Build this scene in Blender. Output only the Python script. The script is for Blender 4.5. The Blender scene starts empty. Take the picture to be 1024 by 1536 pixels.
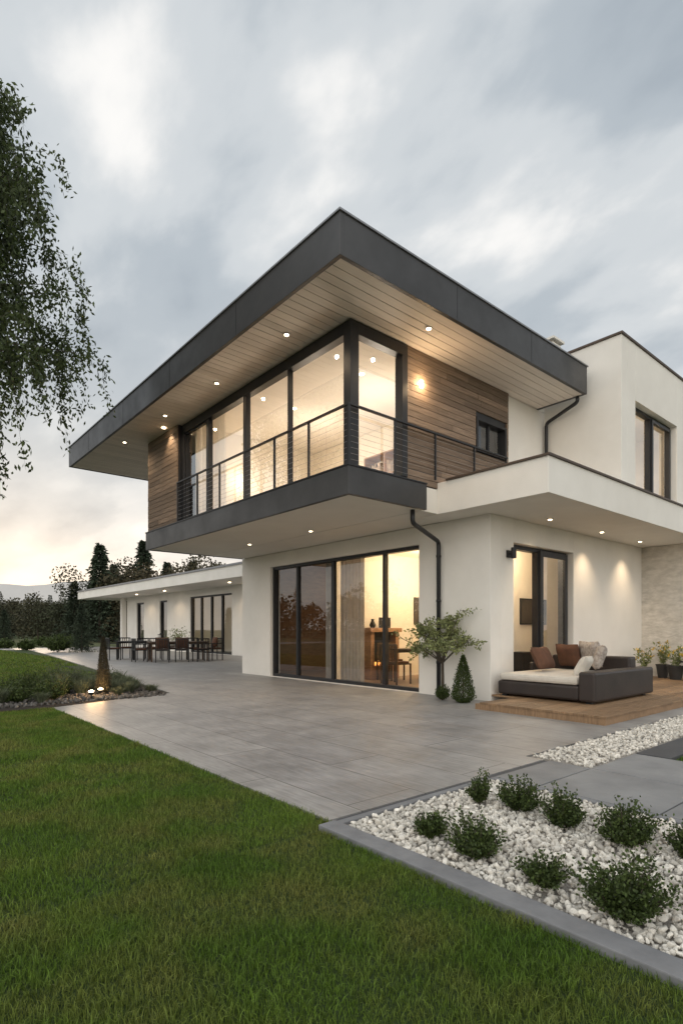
import bpy, math, random
import numpy as np
from mathutils import Vector, Matrix
rng=np.random.default_rng(7); random.seed(7)
scene=bpy.context.scene
COL=scene.collection

# ---------------------------------------------------------------- materials
def newmat(name):
    m=bpy.data.materials.new(name); m.use_nodes=True
    nt=m.node_tree; b=nt.nodes["Principled BSDF"]
    return m,nt,b
def pmat(name,c1,c2=None,scale=5,rough=.7,metal=0,bump=0,bscale=40,island=0,stretch=(1,1,1),detail=4,spec=.4,c3=None,scale3=.6,rvar=0,trans=0):
    m,nt,b=newmat(name); N=nt.nodes; L=nt.links
    b.inputs['Roughness'].default_value=rough; b.inputs['Metallic'].default_value=metal
    b.inputs['Specular IOR Level'].default_value=spec
    if c2 is None: c2=tuple(x*.85 for x in c1)
    tc=N.new('ShaderNodeTexCoord'); mp=N.new('ShaderNodeMapping'); mp.inputs['Scale'].default_value=stretch
    L.new(tc.outputs['Object'],mp.inputs['Vector'])
    nz=N.new('ShaderNodeTexNoise'); nz.inputs['Scale'].default_value=scale; nz.inputs['Detail'].default_value=detail
    nz.inputs['Roughness'].default_value=.6
    L.new(mp.outputs[0],nz.inputs['Vector'])
    rp=N.new('ShaderNodeMapRange'); rp.inputs['From Min'].default_value=.3; rp.inputs['From Max'].default_value=.7
    L.new(nz.outputs['Fac'],rp.inputs['Value'])
    mx=N.new('ShaderNodeMix'); mx.data_type='RGBA'
    mx.inputs[6].default_value=(*c1,1); mx.inputs[7].default_value=(*c2,1)
    L.new(rp.outputs[0],mx.inputs[0]); col=mx.outputs[2]
    if c3 is not None:
        n3=N.new('ShaderNodeTexNoise'); n3.inputs['Scale'].default_value=scale3; n3.inputs['Detail'].default_value=3
        L.new(tc.outputs['Object'],n3.inputs['Vector'])
        r3=N.new('ShaderNodeMapRange'); r3.inputs['From Min'].default_value=.42; r3.inputs['From Max'].default_value=.68
        L.new(n3.outputs['Fac'],r3.inputs['Value'])
        m3=N.new('ShaderNodeMix'); m3.data_type='RGBA'; m3.inputs[7].default_value=(*c3,1)
        L.new(r3.outputs[0],m3.inputs[0]); L.new(col,m3.inputs[6]); col=m3.outputs[2]
    if island:
        g=N.new('ShaderNodeNewGeometry'); ir=N.new('ShaderNodeMapRange')
        ir.inputs['To Min'].default_value=1-island; ir.inputs['To Max'].default_value=1+island
        L.new(g.outputs['Random Per Island'],ir.inputs['Value'])
        hs=N.new('ShaderNodeHueSaturation'); L.new(ir.outputs[0],hs.inputs['Value']); L.new(col,hs.inputs['Color']); col=hs.outputs[0]
    L.new(col,b.inputs['Base Color'])
    if rvar:
        rr=N.new('ShaderNodeMapRange'); rr.inputs['To Min'].default_value=rough-rvar; rr.inputs['To Max'].default_value=rough+rvar
        L.new(rp.outputs[0],rr.inputs['Value']); L.new(rr.outputs[0],b.inputs['Roughness'])
    if bump:
        n2=N.new('ShaderNodeTexNoise'); n2.inputs['Scale'].default_value=bscale; n2.inputs['Detail'].default_value=5
        L.new(mp.outputs[0],n2.inputs['Vector'])
        bp=N.new('ShaderNodeBump'); bp.inputs['Strength'].default_value=bump; bp.inputs['Distance'].default_value=.02
        L.new(n2.outputs['Fac'],bp.inputs['Height']); L.new(bp.outputs[0],b.inputs['Normal'])
    if trans:
        tr=N.new('ShaderNodeBsdfTranslucent'); L.new(col,tr.inputs['Color'])
        ms=N.new('ShaderNodeMixShader'); ms.inputs[0].default_value=trans
        L.new(b.outputs[0],ms.inputs[1]); L.new(tr.outputs[0],ms.inputs[2])
        L.new(ms.outputs[0],N['Material Output'].inputs['Surface'])
    return m
def emat(name,c,s):
    m,nt,b=newmat(name)
    b.inputs['Base Color'].default_value=(*c,1); b.inputs['Emission Color'].default_value=(*c,1); b.inputs['Emission Strength'].default_value=s
    return m
def glassmat(name,tint,k,base):
    m=bpy.data.materials.new(name); m.use_nodes=True; nt=m.node_tree; N=nt.nodes; L=nt.links
    N.remove(N["Principled BSDF"])
    t=N.new('ShaderNodeBsdfTransparent'); t.inputs[0].default_value=(*tint,1)
    g=N.new('ShaderNodeBsdfGlossy'); g.inputs['Roughness'].default_value=.01; g.inputs[0].default_value=(.97,.97,.97,1)
    f=N.new('ShaderNodeLayerWeight'); f.inputs[0].default_value=.5
    pw=N.new('ShaderNodeMath'); pw.operation='POWER'; pw.inputs[1].default_value=3; L.new(f.outputs['Facing'],pw.inputs[0])
    a=N.new('ShaderNodeMath'); a.operation='MULTIPLY_ADD'; a.use_clamp=True
    a.inputs[1].default_value=k; a.inputs[2].default_value=base
    L.new(pw.outputs[0],a.inputs[0])
    ms=N.new('ShaderNodeMixShader'); L.new(a.outputs[0],ms.inputs[0]); L.new(t.outputs[0],ms.inputs[1]); L.new(g.outputs[0],ms.inputs[2])
    L.new(ms.outputs[0],N['Material Output'].inputs['Surface'])
    return m
M={}
M['plaster']=pmat('white_plaster',(.82,.785,.73),(.745,.71,.655),scale=1.3,rough=.85,bump=.15,bscale=60,detail=8)
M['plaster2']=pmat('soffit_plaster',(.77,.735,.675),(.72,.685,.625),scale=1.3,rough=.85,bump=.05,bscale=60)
M['stone']=pmat('stone_plaster',(.72,.68,.62),(.50,.47,.42),scale=5,rough=.9,bump=.9,bscale=9,detail=8,stretch=(1,1,2.2))
M['dark']=pmat('anthracite_metal',(.072,.070,.070),(.050,.049,.050),scale=1.5,rough=.42,metal=.35,bump=.02,bscale=6,rvar=.08)
M['frame']=pmat('black_frame',(.022,.022,.024),(.016,.016,.018),rough=.4)
M['coping']=pmat('coping_metal',(.28,.28,.29),(.2,.2,.21),rough=.4,metal=.5)
M['bcoping']=pmat('bronze_coping',(.10,.07,.05),(.07,.05,.04),rough=.5,metal=.3)
M['wood']=pmat('weathered_cladding',(.27,.195,.14),(.13,.092,.066),scale=7,rough=.75,bump=.4,bscale=30,island=.30,stretch=(.35,.35,7),detail=8)
M['soffit']=pmat('soffit_boards',(.72,.64,.57),(.61,.54,.48),scale=5,rough=.6,bump=.12,bscale=20,island=.08,stretch=(.4,7,1),detail=6)
M['deckw']=pmat('deck_wood',(.32,.20,.11),(.18,.11,.06),scale=6,rough=.55,bump=.3,bscale=25,island=.3,stretch=(.6,7,1),detail=6)
M['membrane']=pmat('roof_membrane',(.12,.12,.12),(.09,.09,.09),rough=.9)
M['glassU']=glassmat('coated_glass',(.97,.96,.94),.9,.24)
M['glassG']=glassmat('clear_glass',(.95,.96,.96),.9,.055)
M['cable']=pmat('steel_cable',(.45,.45,.46),(.3,.3,.31),rough=.35,metal=.8)
M['cream']=pmat('interior_cream',(.80,.74,.64),(.76,.70,.60),rough=.8)
M['ceil']=pmat('interior_ceiling',(.84,.80,.73),(.80,.76,.69),rough=.8)
M['ifloor']=pmat('oak_floor',(.34,.22,.13),(.25,.16,.09),rough=.4,scale=4,stretch=(6,.5,1),island=.0)
M['curtain']=pmat('grey_curtain',(.38,.34,.30),(.30,.265,.23),rough=.9,trans=.25)
M['sheer']=pmat('sheer_curtain',(.85,.80,.72),(.80,.75,.67),rough=.9,trans=.4)
M['oak']=pmat('oak_furniture',(.36,.20,.10),(.24,.13,.07),scale=5,rough=.5,stretch=(1,1,6))
M['walnut']=pmat('dark_walnut',(.10,.055,.03),(.06,.035,.02),scale=5,rough=.45,stretch=(1,1,6))
M['black']=pmat('matte_black',(.02,.02,.021),(.014,.014,.015),rough=.5)
M['lamp']=emat('lamp_glow',(1,.80,.52),14)
M['ember']=emat('fire_embers',(1,.42,.10),1.6)
M['steel']=pmat('brushed_steel',(.4,.4,.4),(.3,.3,.3),rough=.3,metal=.9)
M['leather']=pmat('dark_leather',(.045,.034,.03),(.028,.022,.02),scale=3,rough=.42,bump=.15,bscale=50)
M['linen']=pmat('cream_linen',(.66,.61,.54),(.58,.53,.46),scale=8,rough=.95,bump=.2,bscale=120)
M['books']=pmat('book_spines',(.42,.33,.24),(.20,.15,.12),scale=3,rough=.8,island=.6)
M['brown']=pmat('brown_fabric',(.13,.06,.035),(.09,.045,.028),scale=8,rough=.95,bump=.2,bscale=120)
M['greyf']=pmat('grey_patterned_fabric',(.5,.45,.4),(.22,.18,.16),scale=22,rough=.95,bump=.1,bscale=120)
M['pot']=pmat('dark_pot',(.05,.048,.046),(.035,.033,.03),rough=.6)
M['soil']=pmat('bark_mulch',(.035,.026,.02),(.018,.014,.011),scale=30,rough=1,bump=1,bscale=60)
M['pebble']=pmat('dark_pebbles',(.13,.12,.11),(.07,.065,.06),scale=9,rough=.8,island=.5)
M['gravel']=pmat('white_gravel_stone',(.74,.70,.63),(.54,.50,.44),scale=14,rough=.85,island=.3,bump=.4,bscale=80,spec=.2)
M['gbase']=pmat('gravel_bed_base',(.42,.39,.35),(.20,.18,.16),scale=45,rough=1,bump=1,bscale=90)
M['concrete']=pmat('curb_concrete',(.225,.225,.23),(.155,.155,.16),scale=6,rough=.8,bump=.15,bscale=80,detail=8)
M['darkslab']=pmat('charcoal_paving',(.085,.085,.088),(.06,.06,.063),scale=3,rough=.7,bump=.15,bscale=50)
M['slab']=pmat('stepping_slab',(.25,.25,.25),(.165,.165,.168),scale=2.5,rough=.6,bump=.12,bscale=50,island=.1,detail=8)
M['ground']=pmat('meadow_ground',(.06,.085,.025),(.04,.06,.02),scale=3,rough=1,c3=(.12,.11,.045),scale3=.02,bump=.5,bscale=20)
M['turf']=pmat('lawn_soil',(.04,.065,.014),(.024,.042,.010),scale=30,rough=1,bump=1,bscale=80)
M['grass']=pmat('grass_blade',(.135,.21,.030),(.076,.142,.018),scale=1.2,rough=.6,island=.5,c3=(.185,.20,.05),scale3=2.2,trans=.3,spec=.25)
M['leafbox']=pmat('boxwood_leaf',(.072,.100,.026),(.040,.062,.018),scale=20,rough=.55,island=.6,trans=.2,spec=.3)
M['leafolive']=pmat('ornamental_leaf',(.27,.29,.12),(.17,.20,.08),scale=8,rough=.55,island=.4,trans=.25)
M['leafbirch']=pmat('birch_leaf',(.078,.105,.034),(.044,.064,.022),scale=1,rough=.55,island=.5,trans=.35)
M['needle']=pmat('conifer_needles',(.040,.056,.030),(.025,.038,.021),scale=1,rough=.8,island=.5)
M['leafdist']=pmat('woodland_leaf',(.052,.060,.032),(.030,.038,.021),scale=.25,rough=.9,island=.5,c3=(.07,.056,.03),scale3=.06)
M['bark']=pmat('tree_bark',(.10,.08,.06),(.05,.04,.03),scale=12,rough=.95,bump=.8,bscale=30,stretch=(1,1,.3))
M['birchbark']=pmat('dark_bark',(.12,.10,.08),(.05,.042,.035),scale=6,rough=.9,bump=.4,stretch=(1,1,5))
M['sage']=pmat('sage_foliage',(.14,.16,.10),(.08,.10,.055),scale=6,rough=.8,island=.4,trans=.2)
M['yellow']=pmat('yellow_petals',(.62,.42,.06),(.5,.32,.04),rough=.6,island=.2)
M['topiary']=pmat('dark_topiary_leaf',(.050,.045,.026),(.026,.026,.016),scale=14,rough=.8,island=.5)
M['hill']=pmat('hill_painted_haze',(.50,.48,.46),(.46,.445,.43),scale=.01,rough=1)  # aerial haze is painted into this pale base colour
M['art']=pmat('artwork_canvas',(.05,.045,.04),(.09,.075,.06),scale=3,rough=.5)

def paving():
    m,nt,b=newmat('patio_paving'); N=nt.nodes; L=nt.links
    tc=N.new('ShaderNodeTexCoord'); mp=N.new('ShaderNodeMapping'); mp.inputs['Rotation'].default_value=(0,0,math.radians(90)); L.new(tc.outputs['Object'],mp.inputs[0])
    br=N.new('ShaderNodeTexBrick'); br.offset=.5
    br.inputs['Scale'].default_value=1; br.inputs['Brick Width'].default_value=1.9; br.inputs['Row Height'].default_value=.62
    br.inputs['Mortar Size'].default_value=.005; br.inputs['Mortar Smooth'].default_value=.1
    br.inputs['Color1'].default_value=(1,1,1,1); br.inputs['Color2'].default_value=(.87,.87,.88,1); br.inputs['Mortar'].default_value=(.42,.41,.40,1)
    L.new(mp.outputs[0],br.inputs['Vector'])
    n1=N.new('ShaderNodeTexNoise'); n1.inputs['Scale'].default_value=1.6; n1.inputs['Detail'].default_value=9; n1.inputs['Roughness'].default_value=.7; L.new(tc.outputs['Object'],n1.inputs['Vector'])
    cr=N.new('ShaderNodeValToRGB'); cr.color_ramp.elements[0].position=.3; cr.color_ramp.elements[0].color=(.20,.190,.180,1)
    cr.color_ramp.elements[1].position=.72; cr.color_ramp.elements[1].color=(.385,.37,.355,1); L.new(n1.outputs['Fac'],cr.inputs[0])
    mp2=N.new('ShaderNodeMapping'); mp2.inputs['Scale'].default_value=(14,1.2,1); L.new(tc.outputs['Object'],mp2.inputs[0])
    n2=N.new('ShaderNodeTexNoise'); n2.inputs['Scale'].default_value=3; n2.inputs['Detail'].default_value=7; L.new(mp2.outputs[0],n2.inputs['Vector'])
    r2=N.new('ShaderNodeMapRange'); r2.inputs['From Min'].default_value=.3; r2.inputs['From Max'].default_value=.7; r2.inputs['To Min'].default_value=.82; r2.inputs['To Max'].default_value=1.12; L.new(n2.outputs['Fac'],r2.inputs[0])
    mx=N.new('ShaderNodeMix'); mx.data_type='RGBA'; mx.blend_type='MULTIPLY'; mx.inputs[0].default_value=1; L.new(cr.outputs[0],mx.inputs[6]); L.new(br.outputs['Color'],mx.inputs[7])
    hs=N.new('ShaderNodeHueSaturation'); L.new(mx.outputs[2],hs.inputs['Color']); L.new(r2.outputs[0],hs.inputs['Value'])
    L.new(hs.outputs[0],b.inputs['Base Color'])
    rr=N.new('ShaderNodeMapRange'); rr.inputs['To Min'].default_value=.32; rr.inputs['To Max'].default_value=.64; L.new(n1.outputs['Fac'],rr.inputs[0]); L.new(rr.outputs[0],b.inputs['Roughness'])
    bp=N.new('ShaderNodeBump'); bp.inputs['Strength'].default_value=.4; bp.inputs['Distance'].default_value=.006
    ad=N.new('ShaderNodeMath'); ad.operation='MULTIPLY_ADD'; ad.inputs[1].default_value=-1.5; L.new(br.outputs['Fac'],ad.inputs[0]); L.new(n2.outputs['Fac'],ad.inputs[2])
    L.new(ad.outputs[0],bp.inputs['Height']); L.new(bp.outputs[0],b.inputs['Normal'])
    return m
M['paving']=paving()

# ---------------------------------------------------------------- mesh helpers
def parent_to(o,e):
    if e is not None:
        o.parent=e; o.matrix_parent_inverse=Matrix.Translation(-Vector(e.location))
def empty(name,loc=(0,0,0)):
    e=bpy.data.objects.new(name,None); e.location=loc; e.empty_display_size=.3; COL.objects.link(e); return e
class B:
    def __init__(s): s.v=[];s.f=[];s.m=[];s.cm=0;s.T=None
    def at(s,x,y,z=0,yaw=0): s.T=(x,y,z,math.cos(yaw),math.sin(yaw)); return s
    def add(s,vs,fs):
        o=len(s.v)
        if s.T:
            x,y,z,c,n=s.T
            vs=[(x+a[0]*c-a[1]*n,y+a[0]*n+a[1]*c,z+a[2]) for a in vs]
        s.v+=[tuple(a) for a in vs]
        for f in fs: s.f.append(tuple(i+o for i in f)); s.m.append(s.cm)
        return s
    def box(s,x0,x1,y0,y1,z0,z1):
        vs=[(x0,y0,z0),(x1,y0,z0),(x1,y1,z0),(x0,y1,z0),(x0,y0,z1),(x1,y0,z1),(x1,y1,z1),(x0,y1,z1)]
        return s.add(vs,[(3,2,1,0),(4,5,6,7),(0,1,5,4),(1,2,6,5),(2,3,7,6),(3,0,4,7)])
    def paneX(s,x,y0,y1,z0,z1): return s.add([(x,y0,z0),(x,y1,z0),(x,y1,z1),(x,y0,z1)],[(0,1,2,3)])
    def paneY(s,y,x0,x1,z0,z1): return s.add([(x0,y,z0),(x1,y,z0),(x1,y,z1),(x0,y,z1)],[(0,1,2,3)])
    def tube(s,pts,r,n=8):
        P=[Vector(p) for p in pts]; R=r if isinstance(r,(list,tuple)) else [r]*len(P)
        vs=[];fs=[]
        for i,p in enumerate(P):
            d=(P[min(i+1,len(P)-1)]-P[max(i-1,0)]).normalized()
            up=Vector((0,0,1)) if abs(d.z)<.95 else Vector((1,0,0))
            a=d.cross(up).normalized(); b=a.cross(d)
            for k in range(n):
                t=2*math.pi*k/n; q=p+(a*math.cos(t)+b*math.sin(t))*R[i]; vs.append(tuple(q))
        for i in range(len(P)-1):
            for k in range(n):
                fs.append((i*n+k,i*n+(k+1)%n,(i+1)*n+(k+1)%n,(i+1)*n+k))
        fs.append(tuple(range(n-1,-1,-1))); fs.append(tuple((len(P)-1)*n+k for k in range(n)))
        return s.add(vs,fs)
    def rev(s,prof,cx,cy,n=20):
        vs=[];fs=[]
        for r,z in prof:
            for k in range(n):
                t=2*math.pi*k/n; vs.append((cx+r*math.cos(t),cy+r*math.sin(t),z))
        for i in range(len(prof)-1):
            for k in range(n): fs.append((i*n+k,i*n+(k+1)%n,(i+1)*n+(k+1)%n,(i+1)*n+k))
        fs.append(tuple(range(n-1,-1,-1))); fs.append(tuple((len(prof)-1)*n+k for k in range(n)))
        return s.add(vs,fs)
    def poly(s,pts,z0,z1):
        n=len(pts); vs=[(x,y,z0) for x,y in pts]+[(x,y,z1) for x,y in pts]
        fs=[tuple(range(n-1,-1,-1)),tuple(range(n,2*n))]+[(i,(i+1)%n,n+(i+1)%n,n+i) for i in range(n)]
        return s.add(vs,fs)
    def pillow(s,c,sx,sy,th,yaw=0,tilt=0,n=12):
        vs=[];fs=[]
        cy,sn=math.cos(yaw),math.sin(yaw); ct,st=math.cos(tilt),math.sin(tilt)
        for side in (1,-1):
            for i in range(n+1):
                for j in range(n+1):
                    u=-1+2*i/n; w=-1+2*j/n
                    t=th*.5*max(0,(1-u**4)*(1-w**4))**.5
                    pin=1-.06*(abs(u)**2+abs(w)**2-2*abs(u*w))
                    x=u*sx*.5*pin; y=side*t; z=w*sy*.5*pin
                    y2=y*ct-z*st; z2=y*st+z*ct
                    vs.append((c[0]+x*cy-y2*sn,c[1]+x*sn+y2*cy,c[2]+z2))
        m=(n+1)*(n+1)
        for i in range(n):
            for j in range(n):
                a=i*(n+1)+j; q=(a,a+1,a+n+2,a+n+1); fs.append(q); fs.append(tuple(m+k for k in reversed(q)))
        return s.add(vs,fs)
    def make(s,name,mats,parent=None,smooth=False,bevel=0):
        me=bpy.data.meshes.new(name); me.from_pydata(s.v,[],s.f)
        if not isinstance(mats,(list,tuple)): mats=[mats]
        for m in mats: me.materials.append(M[m])
        me.polygons.foreach_set('material_index',s.m)
        if smooth: me.polygons.foreach_set('use_smooth',[True]*len(s.f))
        me.update(); o=bpy.data.objects.new(name,me); COL.objects.link(o); parent_to(o,parent)
        if bevel:
            b=o.modifiers.new('bevel','BEVEL'); b.width=bevel; b.segments=2; b.limit_method='ANGLE'
        return o
def fast(name,V,k,mat,parent=None,smooth=False,idx=None):
    V=np.ascontiguousarray(V,dtype=np.float32).reshape(-1,3)
    if idx is None: idx=np.arange(len(V))
    idx=np.ascontiguousarray(idx,dtype=np.int32).ravel(); nf=len(idx)//k
    me=bpy.data.meshes.new(name); me.vertices.add(len(V)); me.vertices.foreach_set('co',V.ravel())
    me.loops.add(len(idx)); me.loops.foreach_set('vertex_index',idx)
    me.polygons.add(nf); me.polygons.foreach_set('loop_start',np.arange(0,nf*k,k,dtype=np.int32))
    me.update(calc_edges=True); me.validate()
    if smooth: me.polygons.foreach_set('use_smooth',[True]*len(me.polygons))
    me.materials.append(M[mat]); o=bpy.data.objects.new(name,me); COL.objects.link(o); parent_to(o,parent); return o
def norm(a): return a/(np.linalg.norm(a,axis=-1,keepdims=True)+1e-9)
def leafquads(C,D,Ln,W):
    C=np.asarray(C,float); D=norm(np.asarray(D,float)); n=len(C)
    S=norm(np.cross(D,norm(rng.normal(size=(n,3)))))
    Ln=np.broadcast_to(Ln,(n,))[:,None]*rng.uniform(.7,1.25,(n,1)); W=np.broadcast_to(W,(n,))[:,None]
    return np.stack([C,C+D*Ln*.5+S*W*.5,C+D*Ln,C+D*Ln*.5-S*W*.5],1)
def wall(b,axis,c0,c1,a0,a1,z0,z1,holes=()):
    def bx(p,q,r,t):
        if q-p<1e-4 or t-r<1e-4: return
        if axis=='x': b.box(c0,c1,p,q,r,t)
        else: b.box(p,q,c0,c1,r,t)
    cur=a0
    for h0,h1,hz0,hz1 in sorted(holes):
        bx(cur,h0,z0,z1); bx(h0,h1,z0,hz0); bx(h0,h1,hz1,z1); cur=h1
    bx(cur,a1,z0,z1)
def spot(name,loc,p,size=90,blend=.6,color=(1,.76,.50),target=(0,0,-1),parent=None,rad=.03):
    l=bpy.data.lights.new(name,'SPOT'); l.energy=p; l.spot_size=math.radians(size); l.spot_blend=blend; l.color=color; l.shadow_soft_size=rad
    o=bpy.data.objects.new(name,l); o.location=loc; o.rotation_euler=Vector(target).to_track_quat('-Z','Y').to_euler(); COL.objects.link(o); parent_to(o,parent); return o
def point(name,loc,p,color=(1,.70,.40),parent=None,rad=.08):
    l=bpy.data.lights.new(name,'POINT'); l.energy=p; l.color=color; l.shadow_soft_size=rad
    o=bpy.data.objects.new(name,l); o.location=loc; COL.objects.link(o); parent_to(o,parent); return o

# ---------------------------------------------------------------- house
H=empty('modern_house',(10,9,0))
b=B()
wall(b,'x',7.9,8.2,5.47,13.44,0,3.13,[(7.04,12.06,0.03,2.8)])
wall(b,'y',5.47,5.77,8.2,13.92,0,3.13,[(8.58,10.68,.14,2.72)])
wall(b,'y',13.14,13.44,8.2,16.5,0,3.13)
b.box(16.2,16.5,5.47,13.14,0,3.13)
b.make('ground_floor_walls','plaster',H,bevel=.006)
B().box(13.92,14.25,3.3,5.8,0,3.128).make('stone_wall','stone',H,bevel=.01)
B().box(8.2,16.2,5.77,13.14,0,.03).make('interior_floor','ifloor',H)
b=B(); b.box(7.3,16.5,4.1,6.49,3.13,3.65); b.make('entrance_canopy','plaster',H,bevel=.006)
b=B(); b.box(7.27,16.5,4.07,4.20,3.65,3.68).box(7.27,7.40,4.20,5.9,3.65,3.68); b.make('canopy_coping','bcoping',H)
b=B(); b.box(5.29,6.9,6.04,13.38,3.145,3.53).box(6.9,16.5,6.5,13.38,3.14,3.54).box(6.9,7.299,6.10,6.499,3.14,3.54)
b.make('balcony_slab','plaster2',H)
b=B(); b.box(5.23,5.29,5.98,13.44,3.13,3.54).box(5.29,6.9,5.98,6.04,3.13,3.54).box(5.29,7.89,13.38,13.44,3.13,3.54)
b.make('slab_fascia','dark',H,bevel=.004)
b=B(); b.box(5.215,5.30,5.965,13.45,3.54,3.56).box(5.30,6.9,5.965,6.05,3.54,3.56); b.make('slab_trim','frame',H)
b=B(); wall(b,'y',6.12,6.34,6.58,9.38,3.54,5.715,[(8.40,9.28,4.45,5.0)]); b.box(5.29,5.5,11.72,13.36,3.56,5.715); b.box(5.5,10.8,13.16,13.36,3.54,5.715)
b.make('cladding_substrate','frame',H)
b=B(); b.box(9.38,10.8,6.16,6.36,3.54,5.715); b.make('upper_white_wall','plaster',H)
def planks(b,kind,c,a0,a1,z0,z1,h=.105,holes=()):
    z=z0
    while z<z1-.02:
        zt=min(z+h-.008,z1)
        segs=[(a0,a1)]
        for h0,h1,q0,q1 in holes:
            if zt>q0 and z<q1: segs=[(a0,h0),(h1,a1)]
        for s0,s1 in segs:
            cur=s0
            while cur<s1-.02:
                e=cur+random.uniform(.8,2.2)
                if s1-e<.4: e=s1
                p=random.uniform(0,.006)
                if kind=='y': b.box(cur,e-.002,c-.022-p,c,z,zt)
                else: b.box(c-.022-p,c,cur,e-.002,z,zt)
                cur=e
        z+=h
b=B()
planks(b,'y',6.118,6.56,9.38,3.56,5.71,holes=[(8.36,9.32,4.41,5.04)])
planks(b,'x',5.288,11.72,13.38,3.56,5.71)
b.make('wood_cladding','wood',H)
b=B(); b.box(5.29,7.9,13.36,13.385,3.56,5.71); b.make('north_cladding','wood',H)
# roof
b=B(); b.box(4.42,10.5,5.20,16.69,5.745,6.20); b.make('roof_deck','membrane',H)
b=B(); b.box(4.36,4.42,5.14,16.75,5.715,6.24).box(4.42,10.56,5.14,5.20,5.715,6.24).box(4.42,10.56,16.69,16.75,5.715,6.24).box(10.5,10.56,5.20,16.69,5.715,6.24)
b.make('roof_fascia','dark',H,bevel=.004)
b=B()
for y in np.arange(7.6,16.5,2.45): b.box(4.357,4.36,y,y+.005,5.73,6.23)
for x in np.arange(6.6,10.4,2.0): b.box(x,x+.005,5.137,5.14,5.73,6.23)
b.make('fascia_seams','frame',H)
b=B(); b.box(4.34,4.46,5.12,16.77,6.24,6.265).box(4.46,10.58,5.12,5.24,6.24,6.265); b.make('roof_coping','coping',H)
b=B(); y=5.205
while y<16.6:
    cur=4.425
    while cur<10.48:
        e=cur+random.uniform(1.8,3.6)
        if 10.5-e<.7: e=10.495
        b.box(cur,e-.003,y,y+.147,5.72,5.742); cur=e
    y+=.157
b.make('soffit_cladding','soffit',H)
B().box(4.43,10.49,5.21,16.68,5.743,5.7445).make('soffit_backing','frame',H)
b=B()
b.box(10.8,11.05,4.6,13.4,3.65,6.75)
wall(b,'y',4.6,4.85,11.05,16.5,3.65,6.75,[(11.42,13.58,3.74,5.66)])
b.box(16.25,16.5,4.85,13.4,3.65,6.75).box(11.05,16.25,13.15,13.4,3.65,6.75).box(11.05,16.25,4.85,13.15,6.45,6.6)
b.box(10.57,10.8,6.16,6.36,5.72,6.2)
b.make('right_wing_walls','plaster',H,bevel=.006)
b=B(); b.box(10.77,11.08,4.57,13.43,6.75,6.79).box(11.08,16.53,4.57,4.88,6.75,6.79); b.make('right_wing_coping','bcoping',H)
b=B(); b.box(9.85,10.15,5.45,5.75,6.2,6.62).box(9.80,10.20,5.40,5.80,6.66,6.70).box(9.9,10.1,5.5,5.7,6.62,6.66); b.make('roof_vent','plaster',H)
def frame_rect(b,axis,c0,c1,a0,a1,z0,z1,w=.06):
    f=(lambda p,q,r,t:b.box(c0,c1,p,q,r,t)) if axis=='x' else (lambda p,q,r,t:b.box(p,q,c0,c1,r,t))
    f(a0,a0+w,z0,z1); f(a1-w,a1,z0,z1); f(a0+w,a1-w,z0,z0+w); f(a0+w,a1-w,z1-w,z1)
b=B()
b.box(5.36,5.52,6.08,6.24,3.56,5.70)
b.box(5.36,5.50,6.24,11.70,5.52,5.70)
b.box(5.52,6.56,6.08,6.22,5.52,5.70)
b.box(5.38,5.50,6.24,11.70,3.56,3.62); b.box(5.52,6.56,6.10,6.22,3.56,3.62)
b.box(6.44,6.56,6.08,6.24,3.62,5.52); b.box(5.36,5.50,11.60,11.71,3.62,5.52)
for y,w in ((7.68,.012),(9.07,.05),(10.54,.05)): b.box(5.38,5.48,y-w,y+w,3.62,5.52)
for y0,y1 in ((10.59,11.6),): frame_rect(b,'x',5.40,5.46,y0,y1,3.62,5.52,.035)
b.make('upper_window_frame','frame',H,bevel=.003)
b=B()
for y0,y1 in ((6.24,7.668),(7.692,9.02),(9.12,10.49),(10.625,11.565)): b.paneX(5.43,y0,y1,3.62,5.52)
b.paneY(6.155,5.52,6.44,3.62,5.52); b.make('upper_glass','glassU',H)
b=B(); frame_rect(b,'y',6.08,6.30,8.37,9.31,4.42,5.03,.05); b.box(8.8,8.84,6.14,6.2,4.48,4.97); b.make('small_window_frame','frame',H)
B().paneY(6.17,8.43,9.25,4.48,4.97).make('small_window_glass','glassG',H)
B().box(8.2,9.4,6.36,6.38,4.3,5.2).make('small_window_blind','frame',H)
b=B(); frame_rect(b,'x',7.98,8.12,7.04,12.06,.03,2.8,.07)
for y in (8.07,9.70,11.04): b.box(8.0,8.1,y-.035,y+.035,.10,2.73)
b.box(7.98,8.02,9.62,9.66,.1,2.73)
b.make('living_window_frame','frame',H,bevel=.003)
b=B()
for y0,y1 in ((7.11,8.035),(8.105,9.62),(9.735,11.005),(11.075,11.99)): b.paneX(8.05,y0,y1,.10,2.73)
b.make('living_glass','glassG',H)
b=B(); frame_rect(b,'y',5.62,5.76,8.58,10.68,.14,2.72,.07)
frame_rect(b,'y',5.56,5.61,9.62,10.62,.16,2.68,.10); b.box(9.58,9.66,5.60,5.72,.2,2.66)
b.make('terrace_door_frame','frame',H,bevel=.003)
B().paneY(5.585,9.72,10.52,.26,2.58).make('terrace_door_glass','glassG',H)
b=B(); frame_rect(b,'y',4.74,4.84,11.42,13.58,3.74,5.66,.07); b.box(12.46,12.56,4.73,4.84,3.81,5.59)
frame_rect(b,'y',4.70,4.73,12.5,13.5,3.81,5.59,.06); b.make('bedroom_window_frame','frame',H)
B().paneY(4.785,11.49,13.51,3.81,5.59).make('bedroom_glass','glassU',H)
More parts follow.
